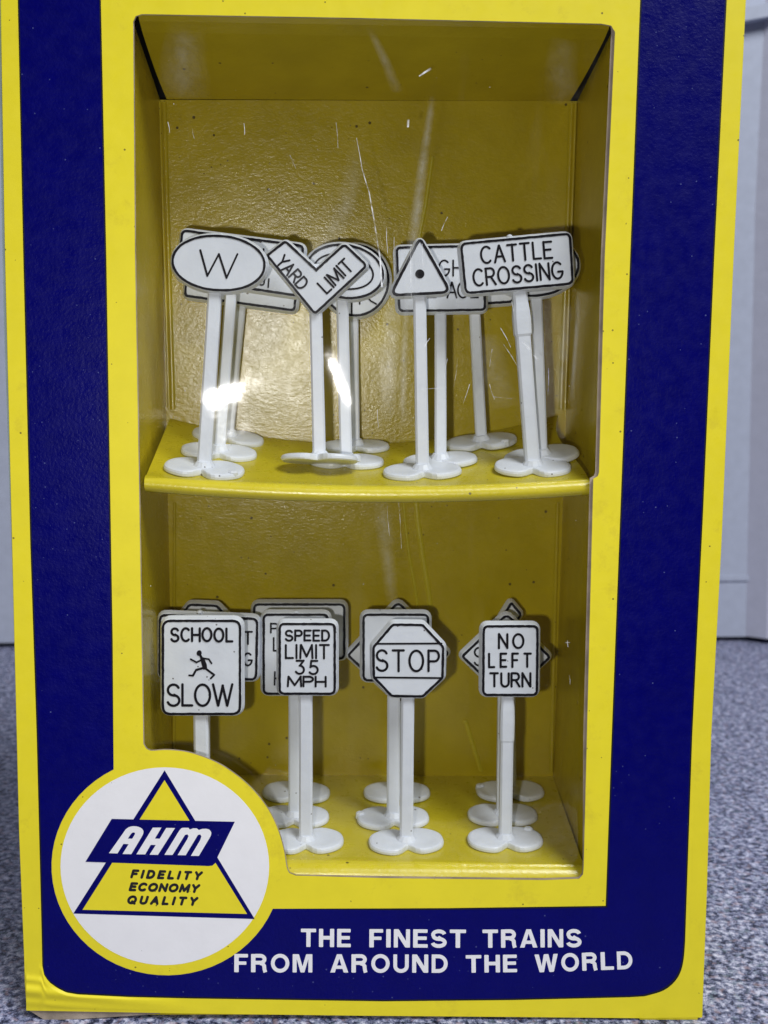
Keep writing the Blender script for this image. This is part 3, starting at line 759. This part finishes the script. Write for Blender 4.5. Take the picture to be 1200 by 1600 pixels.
# upper shelf
sign('white oval sign with black letter W, front left on the upper shelf', SH, (319, 737), (336, 462), ellipse(341.5, 411, 72, 42.5, 4, 44, power=.97),
     [('l', [(313, 391), (324, 431)], 3.4), ('l', [(324, 431), (342, 397)], 3.0), ('l', [(342, 397), (354, 434)], 3.4), ('l', [(354, 434), (371, 397)], 3.0)], postw=21, group=GU, bump_=(345, 367))
sign('wide grey white rectangle sign directly behind the W oval, tilted down to the right', SH, (342, 711), (361, 462), rounded([(285, 360), (474, 384), (466, 462), (277, 434)], 8),
     [('l', [(412, 389), (411, 405)], 2.6), ('t', 'J', (404, 445), (412, 446), 14, 2.6), ('l', [(420, 436), (419, 449)], 2.6)], postw=18, group=GU)
sign('lowest and rearmost rectangle sign behind the W oval, its bottom edge showing', SH, (356, 687), (376, 482), rounded([(295, 396), (466, 416), (460, 485), (289, 462)], 6), postw=16, group=GU)
sign('V-shaped white sign reading YARD LIMIT, its foot tipped up off the upper shelf', SH, (499, 738), (494, 500), rounded([(417.5, 399), (446, 377), (494, 422), (538, 382), (573, 415), (492, 490)], [4, 5, 0, 6, 7, 5]),
     [('t', 'YARD', (431, 410.5), (469, 453), 18.5, 3.2, .2), ('t', 'LIMIT', (510.5, 458.5), (552.5, 419.5), 21, 3.2, .22)], postw=20, rim=5, group=GU, pitch=-0.40, lift=.17)
sign('oval sign with a second oval ring inside, behind the YARD LIMIT sign', SH, (541, 725), (535, 474), ellipse(539, 424, 60, 41, 10, 44), [('r', ellipse(537, 424, 46.5, 27, 10, 40), 3.0)], postw=19, group=GU)
sign('round railway crossing sign half hidden behind the ringed oval sign', SH, (555, 702), (553, 498), ellipse(555, 438, 52, 55, 0, 40),
     [('l', [(549.6, 466), (549.6, 491)], 2.6), ('l', [(562, 462), (562, 475)], 2.6), ('l', [(585, 456), (574, 464)], 2.6), ('l', [(574, 464), (579, 470)], 2.6), ('l', [(579, 470), (588, 475)], 2.6)], postw=14, group=GU)
sign('white triangle sign with one black dot, on the upper shelf', SH, (660, 741), (655.5, 465), rounded([(656, 372), (704, 456.5), (610, 461.5)], [9, 15, 15]),
     [('d', ellipse(656, 428, 7.2, 7.2, n=20))], postw=20, rim=5, group=GU, lw=4.6)
sign('rectangle sign lettered GH above LACE, behind the dotted triangle sign', SH, (688, 724), (688, 494), rounded([(620, 387), (755, 384), (758, 484), (624, 486)], 7),
     [('t', 'GH', (686, 430.5), (722, 430.5), 24, 2.8), ('t', 'L', (669, 464.5), (681, 464.5), 24, 2.8), ('t', 'AC', (699, 465), (730, 465), 24, 2.8, .12), ('t', 'E', (736, 464.5), (747, 464.5), 24, 2.8), ('l', [(633, 442), (636.5, 465)], 2.8)], postw=18, group=GU)
sign('plain rectangle sign standing rearmost between the GH sign and the CATTLE CROSSING sign', SH, (752, 695), (741, 482), rounded([(688, 405), (797, 396), (802, 471), (692, 479)], 6), postw=17, group=GU)
sign('white rectangle sign reading CATTLE CROSSING, rising to the right', SH, (832, 734), (812, 462), rounded([(720.5, 381), (890.5, 365), (895, 443), (728, 458)], 9),
     [('t', 'CATTLE', (753, 411.5), (863, 402.5), 25.5, 3.5), ('t', 'CROSSING', (741, 447), (880, 434.5), 25.5, 3.5, .24)], postw=22, bulge=(.80, .93, 1.16), roll=0.05, group=GU, bump_=(797, 369))
sign('oval sign peeking out behind the CATTLE CROSSING sign', SH, (846, 717), (838, 470), ellipse(836, 416, 68, 46, -4, 44), postw=17, group=GU)
# lower floor
sign('SCHOOL SLOW sign with black running figure, behind the round badge', FL, (317, 1316), (315, 1122), rect(254.5, 970, 375, 1115.5, 12),
     [('t', 'SCHOOL', (267.5, 1002), (363, 1002), 20, 3.8), ('t', 'SLOW', (262, 1102.5), (363, 1102.5), 33, 4.0, .16),
      ('fd', ellipse(311.2, 1020.5, 4.0, 4.6, 15, 14)), ('fl', [(312.5, 1023), (315.5, 1029)], 4.0), ('fd', [(312.5, 1027.5), (318.5, 1027), (323, 1038), (324, 1046), (317.5, 1046.5), (315, 1038)]),
      ('fl', [(317, 1028.6), (326.3, 1030), (330.5, 1036.5)], 2.8), ('fl', [(315, 1031), (307, 1035), (298, 1030)], 2.8), ('fl', [(320, 1043), (306.5, 1046.8), (301.5, 1055.5)], 3.6), ('fl', [(301.5, 1055.7), (295.6, 1055.3)], 3.0), ('fl', [(321, 1044.5), (334.6, 1054.5)], 3.4), ('fl', [(334.6, 1054.7), (329.2, 1060)], 3.0)], postw=22, group=GL_)
sign('wide rectangle sign with letters T and G, behind the SCHOOL SLOW sign', FL, (318, 1278), (318, 1075), rounded([(250, 961), (402, 967), (400, 1062), (249, 1058)], 9),
     [('t', 'T', (381, 1006), (394, 1006), 19, 3.0), ('t', 'G', (381, 1040), (393.5, 1040), 19, 3.0)], postw=18, group=GL_, bump_=(311, 958))
sign('octagonal sign rearmost behind the SCHOOL SLOW sign, only its top showing', FL, (318, 1240), (318, 1085), rounded([(296, 945), (338, 946.5), (388, 998), (388, 1048), (338, 1096), (298, 1096), (246, 1056), (246, 1006)], 4), postw=17, group=GL_)
sign('white sign reading SPEED LIMIT 35 MPH in the lower compartment', FL, (478, 1318), (478, 1088), rect(437, 975, 523, 1084, 8),
     [('t', 'SPEED', (446.5, 1001), (514.5, 1001), 15.6, 3.4), ('t', 'LIMIT', (446.5, 1028.5), (513.5, 1028.5), 20.5, 3.4, .24), ('t', '35', (462.5, 1053), (496.5, 1053), 20.5, 3.4, .42), ('t', 'MPH', (450, 1072.5), (509, 1072.5), 15, 3.4, .16)], postw=20, group=GL_)
sign('tall rectangle sign with letters P, L and H, behind the SPEED LIMIT sign', FL, (460, 1280), (460, 1090), rect(412, 960.5, 512, 1084, 8),
     [('t', 'P', (423.5, 989), (434, 989), 14.5, 2.8), ('t', 'L', (427.5, 1017), (438, 1017), 20, 2.8), ('l', [(429.5, 1050), (429, 1070)], 2.8), ('l', [(430, 1060), (438, 1060)], 2.8)], postw=17, group=GL_, bump_=(462, 958))
sign('widest blank rectangle sign, rearmost behind the SPEED LIMIT sign', FL, (463, 1242), (463, 1040), rect(397, 944.5, 538, 1029, 8), postw=17, group=GL_)
sign('white octagonal STOP sign in the lower compartment', FL, (634.5, 1319), (637, 1094), rounded([(614, 976), (660, 976.5), (692.5, 1011), (691.5, 1059), (660.5, 1088), (612, 1087.5), (584, 1058), (583.5, 1011.5)], 3),
     [('t', 'STOP', (588.5, 1048.5), (686, 1048.5), 32, 3.8, .32), ('l', [(587, 1006), (690, 1005.5)], 3.0), ('l', [(586, 1058.5), (690.5, 1059.5)], 3.0)], postw=19.5, group=GL_)
sign('blank square sign standing directly behind the STOP sign', FL, (614, 1282), (615, 1075), rect(568, 960.5, 669, 1063, 8), postw=19, group=GL_)
sign('diamond sign rearmost behind the STOP sign, its left corner showing', FL, (620, 1242), (621, 1085), rounded([(622, 941), (700, 1021), (622, 1097), (544, 1024)], [9, 4, 9, 4]), postw=17, group=GL_)
sign('white sign reading NO LEFT TURN in the lower compartment', FL, (789, 1316), (792.5, 1092), rect(756, 978.5, 840, 1086, 8, dx=-1),
     [('t', 'NO', (779.5, 1012.5), (817.5, 1012.5), 21.5, 3.6, .45), ('t', 'LEFT', (764.5, 1042), (829, 1042), 20.5, 3.6, .62), ('t', 'TURN', (766.5, 1072.5), (828.5, 1072.5), 20.5, 3.6, .27)], postw=18.5, bulge=(.74, .95, 1.10), group=GL_)
sign('diamond sign with letter S, directly behind the NO LEFT TURN sign', FL, (785, 1277), (787, 1080), rounded([(792, 960), (859, 1027), (791, 1091), (722.5, 1025.5)], [9, 4, 9, 4]),
     [('t', 'S', (741.5, 1040), (757, 1040), 28, 3.0)], postw=18, group=GL_)
sign('narrow pointed sign rearmost behind the NO LEFT TURN sign, its tip showing', FL, (797, 1240), (796, 1075), rounded([(799, 942), (814, 960.5), (809, 968), (814, 1040), (784, 1040), (784, 966)], 3), postw=17, group=GL_)

# ------------------------------------------------------------------ the clear window film, slightly wavy, with scuffs, folds and painted glints and glare
def film_y(x, z):
    g = lambda cx, cz, sx, sz: math.exp(-((x - cx) / sx) ** 2 - ((z - cz) / sz) ** 2)
    sl = lambda t: 0.12 * math.log(1 + math.exp(t / 0.12))
    y = 0.085 + 0.08 * (x + 3.6) - 0.10 * sl(x + 1.55)                # stretched: rises from the left edge, then falls gently
    zz = 2.4 * math.tanh((z - 0.1) / 2.4); k = 1 / (1 + math.exp(-(x + 1.5) / 0.15))
    y -= zz * (0.021 + 0.023 * k)
    return max(0.105, y + 0.05 + 0.004 * math.sin(x * 5.3 + z * 2.1) + 0.003 * math.sin(z * 4.3 - x * 1.7))
fx0, fx1, fz0, fz1 = -3.75, 3.95, bp(600, 1388).z, bp(600, 8).z
mb = MB(); big2 = offset(win, 8)
mb.grid(lambda u, v: Vector((fx0 + (fx1 - fx0) * u, film_y(fx0 + (fx1 - fx0) * u, fz0 + (fz1 - fz0) * v), fz0 + (fz1 - fz0) * v)), 90, 150)
film = mb.build('window_film', M['film'], box, smooth=True)
# keep only the film inside the liner (the rest would stand before the badge)
def inside(x, z, poly):
    c = False; n = len(poly)
    for i in range(n):
        (x1, z1), (x2, z2) = poly[i], poly[i - 1]
        if (z1 > z) != (z2 > z) and x < (x2 - x1) * (z - z1) / (z2 - z1) + x1: c = not c
    return c
polyw = [(bp(x, y).x, bp(x, y).z) for x, y in big2]
bm = bmesh.new(); bm.from_mesh(film.data); off = parent_world(box)
bmesh.ops.delete(bm, geom=[f for f in bm.faces if not inside((f.calc_center_median() + off).x, (f.calc_center_median() + off).z, polyw)], context='FACES')
bm.to_mesh(film.data); bm.free()
def film_strip(m2, pts, w0, w1=None, lift=0.006):
    n = len(pts); vs = []; fs = []
    for i, (x, y) in enumerate(pts):
        t = i / max(1, n - 1); w = w0 + ((w1 if w1 is not None else w0) - w0) * t
        d = Vector(pts[min(i + 1, n - 1)]) - Vector(pts[max(0, i - 1)]); d.normalize(); nn = (d.y, -d.x)
        for s in (-1, 0, 1):
            q = bp(x + s * nn[0] * w / 2, y + s * nn[1] * w / 2, .115); q.y = film_y(q.x, q.z) - lift; vs.append(q)
    for k in range(n - 1):
        for e in (0, 1): fs.append((3 * k + e, 3 * k + e + 1, 3 * k + 4 + e, 3 * k + 3 + e))
    m2.add(vs, fs)
def film_fold_glare(pts, w0, w1=None, amount=1.0):  # soft pale strip
    m2 = MB(); pts = smooth(pts, 6); film_strip(m2, pts, w0, w1, .004); o = m2.build('film_fold_glare', M['smear_glare'], film, smooth=True)
    at = o.data.attributes.new('softness', 'FLOAT', 'POINT'); n = len(pts)
    for i in range(n):
        e = math.sin(math.pi * i / (n - 1)) ** .8 * amount
        for k, v in enumerate((0.0, e, 0.0)): at.data[3 * i + k].value = v
    return o
m2 = MB()
film_strip(m2, [(557, 214), (562, 240), (566, 264), (577, 300), (584, 340), (590, 378), (594, 402), (597, 448)], 0.6, 2.6); m2.build('scratch_glint', M['scuff_glint'], film); m2 = MB()
film_strip(m2, [(655, 118), (664, 112), (674, 106)], 2.0, 3.6); m2.build('scratch_glint', M['scuff_glint'], film); m2 = MB()  # glint on the film, painted as a white streak
film_strip(m2, [(638, 186), (637.5, 198)], 3.5, 3.0); m2.build('scratch_glint', M['scuff_glint'], film)  # small blob of glint, painted white
for (x, y, dx, dy, w) in ((783, 512, 16, 30, .8), (788, 538, 24, 38, .8), (770, 545, -4, 28, .7), (766, 600, 8, 24, .7), (818, 534, 24, 28, 1.2), (826, 540, 14, 22, .8), (672, 528, -8, 14, 1.4), (660, 608, 34, -2, .5), (772, 620, 30, 3, .4), (735, 600, -10, 30, .6), (604, 355, 2, 40, .7), (616, 370, 1, 60, .6), (642, 385, 1, 80, .9), (660, 380, 2, 40, .6), (715, 430, 0, 50, .6), (690, 360, 10, -22, .7), (858, 575, 0, 40, .8), (262, 190, 3, 18, 1.0), (300, 200, 3, 16, .8), (380, 190, 1, 18, .9), (525, 190, 3, 40, .5), (452, 240, 10, 22, .5), (890, 1005, 1, 10, 1.2), (893, 1060, 1, 14, 1.0), (886, 1008, 8, 0, 1.4), (605, 780, 4, 60, .5), (622, 770, 6, 90, .5), (700, 560, -6, 34, .6), (716, 560, -6, 44, .5), (800, 470, 4, 22, .6), (590, 640, 2, 30, .5)):
    m2 = MB(); film_strip(m2, [(x, y), (x + dx * .5 + random.uniform(-1, 1), y + dy * .5), (x + dx, y + dy)], w, w * .6); m2.build('scratch_glint', M['scuff_glint'], film)
film_fold_glare([(676, 150), (672, 180), (666, 220), (660, 262), (652, 330), (646, 378), (645, 440), (648, 520)], 12, 26, 1.5)
film_fold_glare([(596, 770), (600, 820), (606, 880), (614, 950)], 34, 22, .7)
film_fold_glare([(575, 40), (600, 90), (622, 145)], 12, 22, .7)
film_fold_glare([(616, 440), (609, 540), (602, 660)], 34, 30, 1.3)  # glare bands near the middle, put in as pale strips
film_fold_glare([(640, 430), (632, 540), (630, 670)], 12, 14, 1.2)
film_fold_glare([(888, 470), (880, 560), (874, 640)], 22, 18, 1.2)  # glare bands by the right edge, likewise painted pale
film_fold_glare([(905, 460), (899, 560), (893, 630)], 9, 8, 1.3)
film_fold_glare([(294, 30), (286, 90), (290, 155)], 60, 90, .6)
film_fold_glare([(884, 60), (876, 110), (880, 165)], 50, 60, .4)
film_fold_glare([(560, 215), (540, 320), (470, 420), (400, 470)], 30, 60, .6)
film_fold_glare([(760, 520), (772, 580), (790, 640)], 60, 50, .7)
